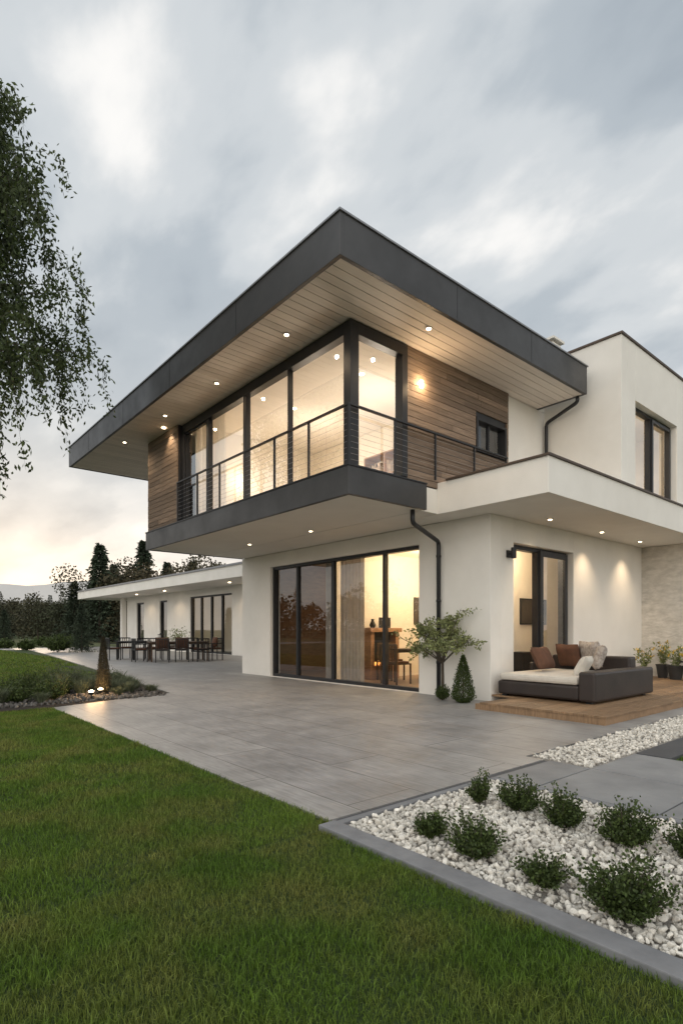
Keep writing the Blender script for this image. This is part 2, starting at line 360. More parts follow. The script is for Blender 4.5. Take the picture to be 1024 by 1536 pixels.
# --- interiors
b=B()
b.box(8.2,16.2,5.77,13.14,3.08,3.125).box(5.5,10.6,6.36,13.16,5.655,5.70).box(11.05,16.2,4.9,13.1,6.35,6.40)
b.make('interior_ceilings','ceil',H)
b=B()
b.box(8.3,16.2,6.88,6.98,.03,3.08)
b.box(8.3,16.2,9.9,10.0,.03,3.08)
b.box(13,13.1,6.98,9.9,.03,3.08)
b.box(8.7,8.8,6.36,13.1,3.56,5.65)
b.box(5.52,8.7,11.3,11.36,3.56,5.65)
b.box(11.05,16.2,7.6,7.7,3.6,6.35)
b.make('interior_walls','cream',H)
B().box(13.1,13.12,10.0,13.1,.03,3.08).box(8.25,13.1,13.1,13.13,.03,3.08).make('study_walls','oak',H)
B().box(5.5,8.7,6.36,13.1,3.545,3.56).make('upper_floor','ifloor',H)
def curtain(name,axis,c,a0,a1,z0,z1,mat,amp=.035,per=.11,parent=None):
    n=int((a1-a0)/.015); vs=[];fs=[]
    for i in range(n+1):
        a=a0+(a1-a0)*i/n; o=c+amp*math.sin(2*math.pi*a/per+.7*math.sin(a*9))
        for z in (z0,z1): vs.append((o,a,z) if axis=='x' else (a,o,z))
    for i in range(n): fs.append((2*i,2*i+2,2*i+3,2*i+1))
    return B().add(vs,fs).make(name,mat,parent,smooth=True)
curtain('living_curtain','x',8.25,8.95,9.68,.05,3.02,'curtain',parent=H)
curtain('study_curtain','x',8.27,9.95,10.25,.05,3.02,'curtain',parent=H)
curtain('upper_sheer_curtain','x',5.62,10.2,11.25,3.58,5.62,'sheer',parent=H,per=.14)
curtain('bedroom_curtain','y',4.98,11.45,12.1,3.7,5.8,'sheer',parent=H,per=.14)
E_=empty('bookcase',(8.5,8.2,3.56)); b=B()
for y in (7.2,7.8,8.4,9.0): b.box(8.35,8.69,y,y+.03,3.56,4.95)
for z in (3.6,4.03,4.46,4.92): b.box(8.35,8.69,7.2,9.03,z,z+.03)
b.make('shelves','oak',E_)
b=B(); yy_=7.26
while yy_<8.95:
    w_=random.uniform(.02,.06)
    for z in (4.06,4.49):
        if random.random()<.8: b.box(8.42,8.66,yy_,yy_+w_,z,z+random.uniform(.2,.33))
    yy_+=w_+.006
b.make('books','books',E_)
# railing
R=empty('cable_railing',(5.3,6,3.55))
b=B()
ys=[6.0+.95*i for i in range(7)]
for y in ys[1:]: b.box(5.245,5.28,y-.012,y+.012,3.56,4.41)
b.box(5.245,5.285,5.995,6.035,3.56,4.43)
for x in (6.2,7.15,8.2,9.18): b.box(x-.014,x+.014,6.0,6.028,3.56 if x<6.9 else 3.66,4.41)
b.box(5.24,5.285,5.99,11.72,4.41,4.435).box(5.285,9.22,5.99,6.035,4.41,4.435)
b.make('posts_and_handrail','frame',R)
b=B()
for i in range(9):
    z=3.64+i*.085
    b.tube([(5.265,6.0,z),(5.265,11.7,z)],.0022,5); b.tube([(5.265,6.01,z),(9.2,6.01,z)],.0022,5) if z>3.70 else b.tube([(5.265,6.01,z),(6.88,6.01,z)],.0022,5)
b.make('cables','cable',R)
def smoothpath(pts,k=5):
    P=[Vector(p) for p in pts]; out=[P[0]]
    for i in range(1,len(P)-1):
        a=P[i]+(P[i-1]-P[i]).normalized()*min(.08,(P[i-1]-P[i]).length*.45); c=P[i]+(P[i+1]-P[i]).normalized()*min(.08,(P[i+1]-P[i]).length*.45)
        for j in range(k+1):
            t=j/k; out.append((1-t)**2*a+2*t*(1-t)*P[i]+t*t*c)
    out.append(P[-1]); return [tuple(p) for p in out]
b=B(); b.tube(smoothpath([(6.76,6.16,3.14),(6.76,6.16,2.93),(7.84,6.52,2.78),(7.84,6.52,.02)]),.038,14)
for z in (.6,1.7,2.5): b.tube([(7.84,6.52,z),(7.84,6.52,z+.04)],.046,12)
b.tube(smoothpath([(10.50,5.3,5.71),(10.5,5.3,5.60),(10.73,6.08,5.46),(10.73,6.08,3.66)]),.035,14)
b.make('downspout','frame',H,smooth=True)
# sconces
b=B(); b.box(8.35,8.47,5.44,5.468,2.44,2.56); b.tube([(8.41,5.44,2.5),(8.41,5.36,2.5)],.012,6); b.tube([(8.41,5.36,2.42),(8.41,5.36,2.6)],.045,14)
b.make('wall_sconce','black',H)
b=B(); b.box(6.85,6.91,6.065,6.094,5.12,5.24); b.make('upper_sconce','lamp',H)
point('sconce_light',(6.88,6.0,5.18),14,parent=H,rad=.05)
def downlight(x,y,z,p,size=100,tgt=(0,0,-1),bl=.5):
    b=B(); b.rev([(.055,z-.012),(.055,z-.001)],x,y,16); b.make('downlight_ring','steel',H)
    b=B(); b.rev([(.034,z-.016),(.034,z-.0125)],x,y,16); b.make('downlight_lens','lamp',H)
    spot('downlight_spot',(x,y,z-.03),p,size,bl,target=tgt,parent=H)
for x,y in ((6.68,8.76),(6.66,11.0)): downlight(x,y,3.143,34,130,bl=.8)
for x in (9.09,11.05,12.85): downlight(x,5.08,3.13,66,92,(0,.10,-1),1)
for x,y in ((4.93,7.07),(4.93,9.29),(4.85,11.4),(4.8,13.65),(6.45,5.55)): downlight(x,y,5.72,44,150,bl=.9)
b=B(); b.tube([(5.12,12.1,5.70),(5.12,12.1,5.71)],.04,12); b.make('cladding_washer','lamp',H)
spot('cladding_washer_spot',(5.12,12.05,5.68),34,95,.8,target=(.12,0,-1),parent=H)
# interior lights
point('living_lamp',(10.4,8.4,2.6),165,(1,.76,.47),parent=H,rad=.15); point('hall_lamp',(10.2,6.3,2.75),62,(1,.78,.52),parent=H,rad=.12)
point('study_lamp',(11.5,11.8,2.5),9,parent=H,rad=.15)
for y in (7.4,9.4): point('upper_lamp',(7.3,y,4.6),78,(1,.87,.70),parent=H,rad=.25)
point('upper_hall_lamp',(6.6,11.0,4.6),17,(1,.82,.60),parent=H,rad=.2)
point('bedroom_lamp',(12.6,6.2,5.2),80,(1,.81,.58),parent=H,rad=.2)
b=B()
for x,y,z in ((9.2,8.2,3.075),(10.4,9.0,3.075),(11.2,8.2,3.075),(6.6,7.2,5.65),(6.6,9.2,5.65)): b.rev([(.04,z-.01),(.04,z)],x,y,14)
b.make('ceiling_lights','lamp',H)
A_=empty('framed_artwork',(11.5,6.87,1.6)); B().box(11.05,12.05,6.85,6.875,1.35,1.87).make('canvas','art',A_); b=B(); frame_rect(b,'y',6.84,6.878,11.02,12.08,1.32,1.90,.03); b.make('frame','black',A_)
b=B(); b.box(10.6,11.0,6.55,6.86,.03,.7).box(10.55,11.05,6.52,6.87,.70,.73); b.make('hall_console','black')
F=empty('fireplace_unit',(9.5,9.7,0))
b=B(); b.box(9.0,9.95,9.5,9.89,.03,.35).box(9.0,9.12,9.5,9.89,.35,1.15).box(9.83,9.95,9.5,9.89,.35,1.15).box(8.95,10.0,9.45,9.89,1.15,1.25)
b.make('surround','oak',F,bevel=.01)
B().box(9.12,9.83,9.7,9.88,.35,1.15).make('firebox','black',F)
b=B()
for k in range(5): b.tube([(9.22+.1*k,9.58,.38),(9.3+.09*k,9.66,.42+.03*(k%2))],.025,7)
b.make('logs','ember',F)
b=B(); b.rev([(.05,1.25),(.08,1.32),(.03,1.42),(.04,1.46)],9.2,9.65,14); b.box(9.4,9.75,9.6,9.65,1.25,1.5); b.make('mantel_ornaments','black',F)
def chair(name,x,y,z,yaw,mat,seatmat,arms=True):
    e=empty(name,(x,y,z)); b=B().at(x,y,z,yaw)
    for sx in (-.23,.23):
        b.box(sx-.015,sx+.015,-.23,-.20,0,.64 if arms else .44); b.box(sx-.015,sx+.015,.2,.23,0,.86)
        if arms: b.box(sx-.02,sx+.02,-.23,.2,.64,.665)
    b.box(-.24,.24,-.23,.2,.42,.445)
    for k in range(5): b.box(-.17+k*.085-.01,-.17+k*.085+.01,.205,.222,.47,.83)
    b.box(-.215,.215,.2,.23,.83,.87); b.box(-.215,.215,.2,.23,.455,.48)
    b.make('chair_frame',mat,e)
    b=B().at(x,y,z,yaw); b.box(-.21,.21,-.2,.18,.445,.49); b.make('seat_cushion',seatmat,e,bevel=.015)
    return e
def table(name,x,y,z,yaw,lx,ly,h,mat,leg=.04):
    e=empty(name,(x,y,z)); b=B().at(x,y,z,yaw)
    b.box(-lx/2,lx/2,-ly/2,ly/2,h-.035,h); b.make('table_top',mat,e,bevel=.005)
    b=B().at(x,y,z,yaw)
    for sx in (-1,1):
        for sy in (-1,1): b.box(sx*(lx/2-.08)-leg/2,sx*(lx/2-.08)+leg/2,sy*(ly/2-.08)-leg/2,sy*(ly/2-.08)+leg/2,0,h-.036)
    b.box(-lx/2+.1,lx/2-.1,-ly/2+.07,-ly/2+.09,h-.1,h-.036).box(-lx/2+.1,lx/2-.1,ly/2-.09,ly/2-.07,h-.1,h-.036)
    b.make('table_legs',mat,e)
table('dining_table',9.9,8.6,.03,.1,1.6,.85,.75,'walnut')
for i,(x,y,w) in enumerate(((9.5,8.0,math.pi),(10.2,8.05,math.pi),(9.4,9.25,.1),(8.85,8.55,math.pi/2))): chair('dining_chair',x,y,.03,w,'walnut','brown',False)
b=B(); b.box(12.55,12.98,7.4,9.5,.03,.9); b.box(12.7,12.98,7.6,9.3,1.5,1.54); b.box(12.7,12.98,7.6,9.3,1.9,1.94); b.make('kitchen_counter','oak')
b=B(); b.box(10.9,11.9,9.86,9.895,1.35,2.05); b.make('wall_picture','art')

# ---------------------------------------------------------------- garden wing (far left)
G=empty('garden_wing',(15,27,0))
b=B(); wall(b,'x',13.2,13.5,13.46,37.1,0,3.3,[(23.4,27.8,.03,2.95),(30.75,31.8,.5,2.9),(34.2,35.4,.5,2.9)])
b.box(13.5,19,36.8,37.1,0,3.3).box(18.7,19,13.46,36.8,0,3.3); b.make('wing_walls','plaster',G)
b=B(); b.box(11.25,20,14.6,41,3.3,3.78); b.make('wing_roof','plaster',G)
b=B(); b.box(11.2,20,14.55,41.05,3.78,3.86); b.make('wing_coping','coping',G)
b=B(); b.box(12.9,13.19,37.2,37.5,0,3.3); b.make('wing_posts','plaster',G)
b=B(); frame_rect(b,'x',13.26,13.4,23.4,27.8,.03,2.95,.08)
for y in (24.5,25.6,26.7): b.box(13.28,13.38,y-.06,y+.06,.11,2.87)
frame_rect(b,'x',13.26,13.4,30.75,31.8,.5,2.9,.09); frame_rect(b,'x',13.26,13.4,34.2,35.4,.5,2.9,.09)
b.make('wing_window_frames','frame',G)
b=B(); b.paneX(13.34,23.48,27.72,.11,2.87).paneX(13.34,30.84,31.71,.6,2.8).paneX(13.34,34.3,35.3,.6,2.8); b.make('wing_glass','glassG',G)
b=B(); b.box(15.5,15.6,13.5,36.8,0,3.3).box(13.5,15.5,28.5,28.6,0,3.3); b.make('wing_inner_walls','cream',G)
point('wing_lamp',(14.5,25.4,2.6),16,parent=G,rad=.15)
for y in (22.0,29.0,33.0):
    B().rev([(.06,3.285),(.06,3.298)],12.3,y,12).make('wing_downlight','lamp',G); spot('wing_spot',(12.3,y,3.27),38,130,parent=G)

# ---------------------------------------------------------------- ground surfaces
S=3000
me=B().add([(-S,-S,0),(S,-S,0),(S,S,0),(-S,S,0)],[(0,1,2,3)]).make('ground','ground')
b=B(); b.add([(-9,-3,.004),(2.06,-3,.004),(2.06,2.62,.004),(2.2,2.62,.004),(2.2,9.35,.004),(1.4,9.4,.004),(-9,9.8,.004)],[(0,1,2,3,4,5,6)])
b.add([(-14,13.5,.004),(4.83,13.5,.004),(7.6,38,.004),(-14,40,.004)],[(0,1,2,3)])
b.add([(5.62,-3,.004),(14,-3,.004),(14,1.93,.004),(5.62,1.93,.004)],[(0,1,2,3)])
b.make('lawn','turf')
b=B(); b.poly([(2.2,2.70),(4.72,2.70),(4.72,2.88),(16.5,2.88),(16.5,5.6),(8.1,5.6),(8.1,13.3),(13.4,13.3),(13.4,41),(-40,47),(-40,43),(7.6,38),(6.6,28),(4.85,13.6),(4.4,10.1),(2.2,9.35)],-.05,.02)
b.make('patio','paving')
b=B(); b.box(2.07,2.2,-3,2.64,-.05,.04).box(3.78,3.84,-3,2.62,-.05,.03).box(2.2,3.78,2.585,2.64,-.05,.032); b.make('garden_curb','concrete',None,bevel=.006)
b=B(); b.box(2.2,4.72,2.642,2.698,-.05,.012); b.make('drainage_channel','darkslab')
b=B(); b.box(2.2,3.78,-3,2.585,-.05,.012); b.box(4.74,16,2.27,2.86,-.05,.012); b.make('gravel_bed_base','gbase')
b=B(); b.box(3.84,4.72,2.25,2.64,-.05,.006).box(3.84,5.6,-3,2.25,-.05,.004)
b.make('slab_bedding','darkslab')
b=B()
yy=[2.63,2.25,1.40,.55,-.30,-1.15,-2.0,-2.9]
for i in range(len(yy)-1):
    b.box(3.86,4.70,yy[i+1]+.012,yy[i],-.02,.026)
    if i>0: b.box(4.712,5.58,yy[i+1]+.012,yy[i],-.02,.026)
b.make('stepping_slabs','slab',None,bevel=.004)
b=B(); b.box(5.6,16,1.95,2.25,-.05,.03); b.make('charcoal_path','darkslab',None,bevel=.004)
D=empty('timber_deck',(9,4.3,0))
b=B(); y=3.14
while y<5.44:
    e=min(y+.137,5.46)
    x0=6.94 if y<4.95 else 7.92
    cur=x0
    while cur<13.9:
        q=cur+random.uniform(2.2,3.6)
        if 13.91-q<.8: q=13.91
        b.box(cur,q-.003,y,e,.105,.132); cur=q
    y+=.143
b.make('deck_boards','deckw',D,bevel=.002)
b=B(); b.box(6.95,13.9,3.155,3.2,.02,.104).box(6.95,7.0,3.2,5.08,.02,.104).box(7.0,13.9,4.2,4.26,.02,.104).box(7.0,13.9,5.03,5.08,.02,.104); b.make('deck_frame','deckw',D)

def icosph():
    t=(1+5**.5)/2
    v=np.array([(-1,t,0),(1,t,0),(-1,-t,0),(1,-t,0),(0,-1,t),(0,1,t),(0,-1,-t),(0,1,-t),(t,0,-1),(t,0,1),(-t,0,-1),(-t,0,1)],float)
    f=[(0,11,5),(0,5,1),(0,1,7),(0,7,10),(0,10,11),(1,5,9),(5,11,4),(11,10,2),(10,7,6),(7,1,8),(3,9,4),(3,4,2),(3,2,6),(3,6,8),(3,8,9),(4,9,5),(2,4,11),(6,2,10),(8,6,7),(9,8,1)]
    v=list(norm(v)); cache={}; nf=[]
    def mid(a,c):
        k=(min(a,c),max(a,c))
        if k not in cache: v.append(norm((v[a]+v[c])/2)); cache[k]=len(v)-1
        return cache[k]
    for a,c,d in f:
        x,y,z=mid(a,c),mid(c,d),mid(d,a); nf+=[(a,x,z),(c,y,x),(d,z,y),(x,y,z)]
    return np.array(v),np.array(nf)
IV,IF=icosph()
def stones(name,rects,r0,r1,mat,z=.012):
    Vs=[];Is=[];off=0
    vari=[]
    for k in range(18):
        w=IV.copy()
        for _ in range(9):
            d=norm(rng.normal(size=3)); c=rng.uniform(.35,.8); dp=w@d
            w=w-np.outer(np.maximum(dp-c,0),d)
        w*=1+rng.normal(size=(len(w),1))*.06; vari.append(w)
    for (x0,x1,y0,y1,dens) in rects:
        n=int((x1-x0)*(y1-y0)*dens)
        P=np.stack([rng.uniform(x0,x1,n),rng.uniform(y0,y1,n)],1)
        for p in P:
            s=r0+(r1-r0)*rng.random()**1.8; w=vari[rng.integers(18)]
            q=norm(rng.normal(size=(3,3))); u=q[0]; vv=norm(np.cross(u,q[1])); ww=np.cross(u,vv)
            m=np.stack([u,vv,ww]); w=(w*np.array([1.1,rng.uniform(.65,1),rng.uniform(.5,.8)]))@m*s
            Vs.append(w+np.array([p[0],p[1],z+s*rng.uniform(.1,.9)])); Is.append(IF+off); off+=len(IV)
    return fast(name,np.concatenate(Vs),3,mat,None,False,np.concatenate(Is))
stones('white_gravel',[(2.22,3.76,.2,2.57,2300),(2.22,3.76,-.8,.2,900),(4.76,9.5,2.29,2.84,1500)],.011,.027,'gravel')
stones('dark_pebbles',[(1.2,4.2,9.75,11.2,420)],.02,.05,'pebble')

# grass blades
def blades(rects):
    out=[]
    for x0,x1,y0,y1,dens,h,w in rects:
        n=int((x1-x0)*(y1-y0)*dens)
        P=np.stack([rng.uniform(x0,x1,n),rng.uniform(y0,y1,n),np.full(n,.004)],1)
        k=.75+.25*np.sin(P[:,0]*5.1+np.sin(P[:,1]*3.3)*2)*np.sin(P[:,1]*4.3+P[:,0]*2)
        hh=h*rng.uniform(.5,1.4,n)*k
        a=rng.uniform(0,2*np.pi,n); D=np.stack([np.cos(a),np.sin(a),np.zeros(n)],1)
        a2=rng.uniform(0,2*np.pi,n); Ld=np.stack([np.cos(a2),np.sin(a2),np.zeros(n)],1); lean=rng.uniform(.1,1.0,n)[:,None]
        ww=(w*rng.uniform(.7,1.3,n))[:,None]; hz=np.stack([np.zeros(n),np.zeros(n),hh],1)
        b0=P-D*ww/2; b1=P+D*ww/2
        m=P+hz*.55+Ld*hh[:,None]*lean*.3; m0=m-D*ww*.4; m1=m+D*ww*.4
        t=P+hz*(1-.3*lean)+Ld*hh[:,None]*lean
        out.append(np.stack([b0,b1,m1,m0,t],1))
    return np.concatenate(out)
V=blades([(0,2.065,.2,2.62,19000,.046,.0028),(0,2.2,2.64,4.2,13000,.046,.0034),(.2,2.2,4.2,9.35,7500,.048,.005),
          (-3,0,-.5,9.3,900,.05,.006),(5.64,9,.3,1.93,2500,.05,.005)])
V2=blades([(-2,4.9,13.5,20,700,.06,.014),(0,6.2,20,38,220,.07,.03)])
c=V2[:,0]; lim=4.83+(c[:,1]-13.5)*.113; V2=V2[c[:,0]<lim-.05]
A5=np.concatenate([V,V2]); n_=len(A5)
fast('grass',A5.reshape(-1,3),3,'grass',None,False,(np.arange(n_)[:,None]*5+np.array([0,1,2,0,2,3,3,2,4])[None,:]).ravel())

# ---------------------------------------------------------------- plants
def bush(name,x,y,r,h,stems=110,per=26,L=.017,W=.011,mat='leafbox',z0=.02,irr=0):
    e=empty(name,(x,y,z0)); Cs=[];Ds=[]; b=B()
    lob=[(rng.uniform(0,6.28),rng.uniform(.8,1.25)) for _ in range(5)]
    for i in range(stems):
        th=rng.uniform(0,2*math.pi); ph=math.acos(rng.uniform(0.0,1))
        rr=rng.uniform(.72,1.08)
        if irr:
            k=min(lob,key=lambda q:abs((q[0]-th+math.pi)%(2*math.pi)-math.pi))
            rr=rng.uniform(.5,1.0)*k[1]; 
            if rng.random()<.08: rr*=1.15
        tip=np.array([r*math.sin(ph)*math.cos(th)*rr,r*math.sin(ph)*math.sin(th)*rr,max(h*.12,h*(.35+.65*math.cos(ph))*rr)])
        mid=tip*np.array([.55,.55,.45]); 
        t=np.linspace(.35,1,per)[:,None]; P=2*(1-t)*t*mid+t*t*tip
        P=P+rng.normal(size=P.shape)*r*.045
        d=norm(tip-mid); D=d+rng.normal(size=P.shape)*.8
        Cs.append(P+np.array([x,y,z0])); Ds.append(D)
        if i%5==0: b.tube([(x,y,z0),tuple(mid+np.array([x,y,z0])),tuple(tip*.95+np.array([x,y,z0]))],[.004,.003,.0012],4)
    fast('foliage',leafquads(np.concatenate(Cs),np.concatenate(Ds),L,W),4,mat,e); b.make('stems','bark',e); return e
for x,y,r,h,s in ((2.46,2.10,.12,.17,120),(3.19,2.30,.09,.25,75),(3.25,2.02,.145,.22,145),(2.42,1.76,.16,.22,170),(3.18,1.69,.14,.24,150),(2.40,1.37,.16,.18,75),(3.17,1.33,.175,.26,200),(2.37,1.0,.175,.26,240),(3.24,1.02,.14,.25,140),(2.4,.55,.16,.25,100),(3.2,.6,.16,.25,100)):
    bush('boxwood_shrub',x,y,r,h,s,24,.0175,.0125,irr=1)
def cone_shrub(name,x,y,r,h,n=12000,L=.026,W=.014,mat='needle',z0=.02,p=.8):
    e=empty(name,(x,y,z0)); t=rng.uniform(0,1,n)**1.4
    a=rng.uniform(0,2*np.pi,n)
    rad=r*(1-t)**p*np.minimum(1,(t+.05)*6)*(rng.uniform(.15,1.0,n)**.5)*(1+.10*np.sin(a*4+t*9)+.08*rng.normal(size=n))
    C=np.stack([x+rad*np.cos(a),y+rad*np.sin(a),z0+t*h],1); Dd=np.stack([np.cos(a),np.sin(a),np.full(n,1.1)],1)+rng.normal(size=(n,3))*.7
    fast('foliage',leafquads(C,Dd,L,W),4,mat,e); B().tube([(x,y,z0),(x,y,z0+h*.7)],[.02,.006],6).make('trunk','bark',e)
cone_shrub('conical_conifer',7.42,5.66,.22,.76,7000,.032,.012,mat='leafbox')
cone_shrub('conical_topiary',3.35,10.62,.135,1.06,12000,.022,.012,mat='topiary',z0=.016,p=.62)
bush('boxwood_shrub',7.42,6.08,.13,.26,130,24,.022,.014,z0=.02)
e=empty('ornamental_tree',(7.5,6.15,0)); b=B(); Cs=[];Ds=[]
base=np.array([7.5,6.15,.02]); fork=base+np.array([0,0,.62])
b.tube([tuple(base),tuple(base+np.array([.02,.01,.4])),tuple(fork)],[.030,.024,.022],8)
for i in range(15):
    th=i*2.4+rng.uniform(-.3,.3); R_=rng.uniform(.35,.95); hh=rng.uniform(.35,.98)*(1.1-R_*.4)
    tip=fork+np.array([R_*math.cos(th)*.75,R_*math.sin(th)*.95,hh])
    if tip[0]>7.8: tip[0]=7.8
    mid=fork+(tip-fork)*.5+np.array([0,0,.03])
    b.tube([tuple(fork),tuple(mid),tuple(tip)],[.014,.009,.003],5)
    for k in range(7):
        s=mid+(tip-mid)*rng.uniform(0,1); tt=s+rng.normal(size=3)*np.array([.16,.17,.07]); tt[0]=min(tt[0],7.86)
        b.tube([tuple(s),tuple(tt)],[.004,.002],4)
        t=rng.uniform(.2,1.15,24)[:,None]; P=s+(tt-s)*t+rng.normal(size=(24,3))*.025
        Cs.append(P); Ds.append((tt-s)[None,:]*2+rng.normal(size=(24,3))*.6+np.array([0,0,-.15]))
fast('foliage',leafquads(np.concatenate(Cs),np.concatenate(Ds),.064,.034),4,'leafolive',e); b.make('trunk_and_limbs','bark',e)
def birch(x,y,H_):
    e=empty('weeping_broadleaf_tree',(x,y,0)); b=B(); Cs=[];Ds=[]
    b.tube([(x,y,0),(x+.1,y,2.5),(x-.05,y+.1,5),(x+.05,y,7.5),(x,y,H_-.6)],[.19,.16,.12,.08,.03],12)
    for i in range(150):
        z0=rng.uniform(5.3,H_-1.3); th=rng.uniform(0,2*math.pi); k=(z0-5.3)/(H_-6.6)
        Rm=(3.05*(1-max(k,0)**2.6*.5))*rng.uniform(.35,1.0)
        rise=rng.uniform(.5,1.3); tip=np.array([x+Rm*math.cos(th),y+Rm*math.sin(th),z0+rise])
        s=np.array([x,y,z0]); mid=s+(tip-s)*.5+np.array([0,0,.25]); end=mid+(tip-mid)*.85
        b.tube([tuple(s),tuple(mid),tuple(end)],[.022,.012,.003],5)
        # leaves along the limb end
        u=rng.uniform(.45,1.03,60)[:,None]; P=(1-u)**2*s+2*u*(1-u)*mid+u*u*tip+rng.normal(size=(60,3))*.09; Cs.append(P); Ds.append(np.array([0,0,-.6])+rng.normal(size=(60,3)))
        ns=8
        for j in range(ns):
            u=.3+.7*(j+rng.uniform(0,1))/ns
            q=(1-u)**2*s+2*u*(1-u)*mid+u*u*tip+rng.normal(size=3)*.12
            Ls=rng.uniform(.3,1.15)*(1 if rng.random()<.78 else 1.9)
            dr=np.array([math.cos(th),math.sin(th),0])*.26
            pts=[q+dr*(t*Ls*.7)+np.array([0,0,-1])*(t**1.4)*Ls+rng.normal(size=3)*.02 for t in np.linspace(0,1,5)]
            b.tube([tuple(p) for p in pts],[.004,.003,.003,.002,.0015],3)
            n=int(70*Ls)+12; t=rng.uniform(0,4,n); i0=np.minimum(t.astype(int),3); fr=(t-i0)[:,None]; PA=np.array(pts)
            P=PA[i0]*(1-fr)+PA[i0+1]*fr+rng.normal(size=(n,3))*np.array([.065,.065,.05])
            Cs.append(P); Ds.append(np.array([0,0,-1.0])+rng.normal(size=(n,3))*.7)
    fast('foliage',leafquads(np.concatenate(Cs),np.concatenate(Ds),.100,.046),4,'leafbirch',e); b.make('trunk_and_limbs','birchbark',e)
birch(.70,12.0,11.4)

def conifer(name,x,y,h,r,n=5200,collect=None):
    nl=13; t=rng.uniform(0,1,n); lay=np.floor(t*nl)/nl; fr=(t*nl)%1
    rs=np.random.default_rng(int(abs(x)*100)%9999); br=rs.uniform(.55,1.25,(nl+1,9))
    k=rng.integers(0,9,n); li=np.floor(t*nl).astype(int)
    a=k*(2*np.pi/9)+li*1.7+rng.normal(size=n)*.16
    rad=r*((1-t)**.8+.05)*(1.05-.5*fr)*rng.uniform(.15,1.05,n)*br[li,k]
    C=np.stack([x+rad*np.cos(a),y+rad*np.sin(a),.06*h+t*h*.94-rad*.30],1)
    Dd=np.stack([np.cos(a),np.sin(a),np.full(n,-.35)],1)+rng.normal(size=(n,3))*.4
    Q=leafquads(C,Dd,h*.042,h*.016)
    if collect is not None: collect.append(Q); return
    e=empty(name,(x,y,0)); fast('foliage',Q,4,'needle',e); B().tube([(x,y,0),(x,y,h*.97)],[h*.018,h*.003],7).make('trunk','bark',e)
def W(a,d): return d*(.649+.7606*a), d*(.761-.649*a)
def decid(x,y,h,n=900,k=8,collect=None,name=None,wd=.22):
    L0=rng.normal(size=(k,3))*np.array([h*wd,h*wd,h*.15])+np.array([x,y,h*.60]); R0=rng.uniform(.13,.26,k)*h
    ii=rng.integers(0,k,n); P=L0[ii]+norm(rng.normal(size=(n,3)))*(R0[ii]*rng.uniform(.5,1.12,n))[:,None]; P[:,2]=np.maximum(P[:,2],.2)
    sz=.075 if collect is not None else .04
    Q=leafquads(P,rng.normal(size=(n,3)),h*sz,h*sz*.65)
    if collect is not None: collect.append(Q); return
    e=empty(name,(x,y,0)); fast('foliage',Q,4,'leafdist',e); b=B(); b.tube([(x,y,0),(x,y,h*.35),(x+.1,y,h*.6)],[h*.02,h*.014,h*.006],7)
    for l in L0: b.tube([(x,y,h*.3),tuple((l+np.array([x,y,h*.35]))/2),tuple(l)],[h*.009,h*.006,h*.002],5)
    b.make('trunk_and_limbs','bark',e)
for a,d,h,r in ((-.43,54,9.4,2.6),(-.475,58,6.2,2.0),(-.405,60,8.2,2.4),(-.352,62,11.0,2.8),(-.31,68,9.4,2.5),(-.462,30,2.6,.8),(-.265,64,9.0,2.6),(-.22,66,8.8,2.4),(-.60,44,2.8,.9)):
    x,y=W(a,d); conifer('conifer_tree',x,y,h,r)
for a,d,h in ((-.445,60,6.4),(-.385,56,7.4),(-.372,66,9.0),(-.335,60,8.4),(-.29,60,8.2),(-.245,62,8.2),(-.20,64,8.2),(-.50,62,5.4),(-.54,66,5.6),(-.16,66,8)):
    x,y=W(a,d); decid(x,y,h,5000,11,name='broadleaf_tree')
Qs=[]
for i in range(190):
    a=-1.25+1.2*i/190+rng.normal()*.01; d=rng.uniform(75,140); x,y=W(a,d); h=rng.uniform(4.2,7.0)*d/95*.95
    if rng.random()<.2: conifer('',x,y,h*1.15,h*.27,900,collect=Qs); continue
    decid(x,y,h,900,7,collect=Qs)
    n=160; P=np.stack([x+rng.normal(size=n)*h*.3,y+rng.normal(size=n)*h*.3,rng.uniform(0,h*.4,n)],1); Qs.append(leafquads(P,rng.normal(size=(n,3)),h*.09,h*.06))
# woodland edge on the garden's west side
for i in range(42):
    y=-25+i*2.6+rng.normal()*.6; x=-34+rng.normal()*3; h=rng.uniform(4.5,8.5)
    if rng.random()<.3: conifer('',x,y,h*1.15,h*.27,700,collect=Qs)
    else: decid(x,y,h,700,7,collect=Qs)
    n=120; P=np.stack([x+rng.normal(size=n)*h*.3,y+rng.normal(size=n)*h*.3,rng.uniform(0,h*.4,n)],1); Qs.append(leafquads(P,rng.normal(size=(n,3)),h*.09,h*.06))
fast('distant_treeline',np.concatenate(Qs),4,'leafdist')
for a,d,r,h in ((-.505,30,.75,.95),(-.56,33,.5,.6),(-.60,36,.6,.6),(-.53,40,.8,.7),(-.47,37,.6,.9)):
    x,y=W(a,d); bush('garden_shrub',x,y,r,h,120,30,.10,.065,'leafbox')
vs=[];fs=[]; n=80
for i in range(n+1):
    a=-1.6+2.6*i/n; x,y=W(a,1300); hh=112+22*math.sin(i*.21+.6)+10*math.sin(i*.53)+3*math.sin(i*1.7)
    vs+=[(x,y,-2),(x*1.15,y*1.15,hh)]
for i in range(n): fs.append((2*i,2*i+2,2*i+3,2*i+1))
B().add(vs,fs).make('distant_hills','hill',None,smooth=True)

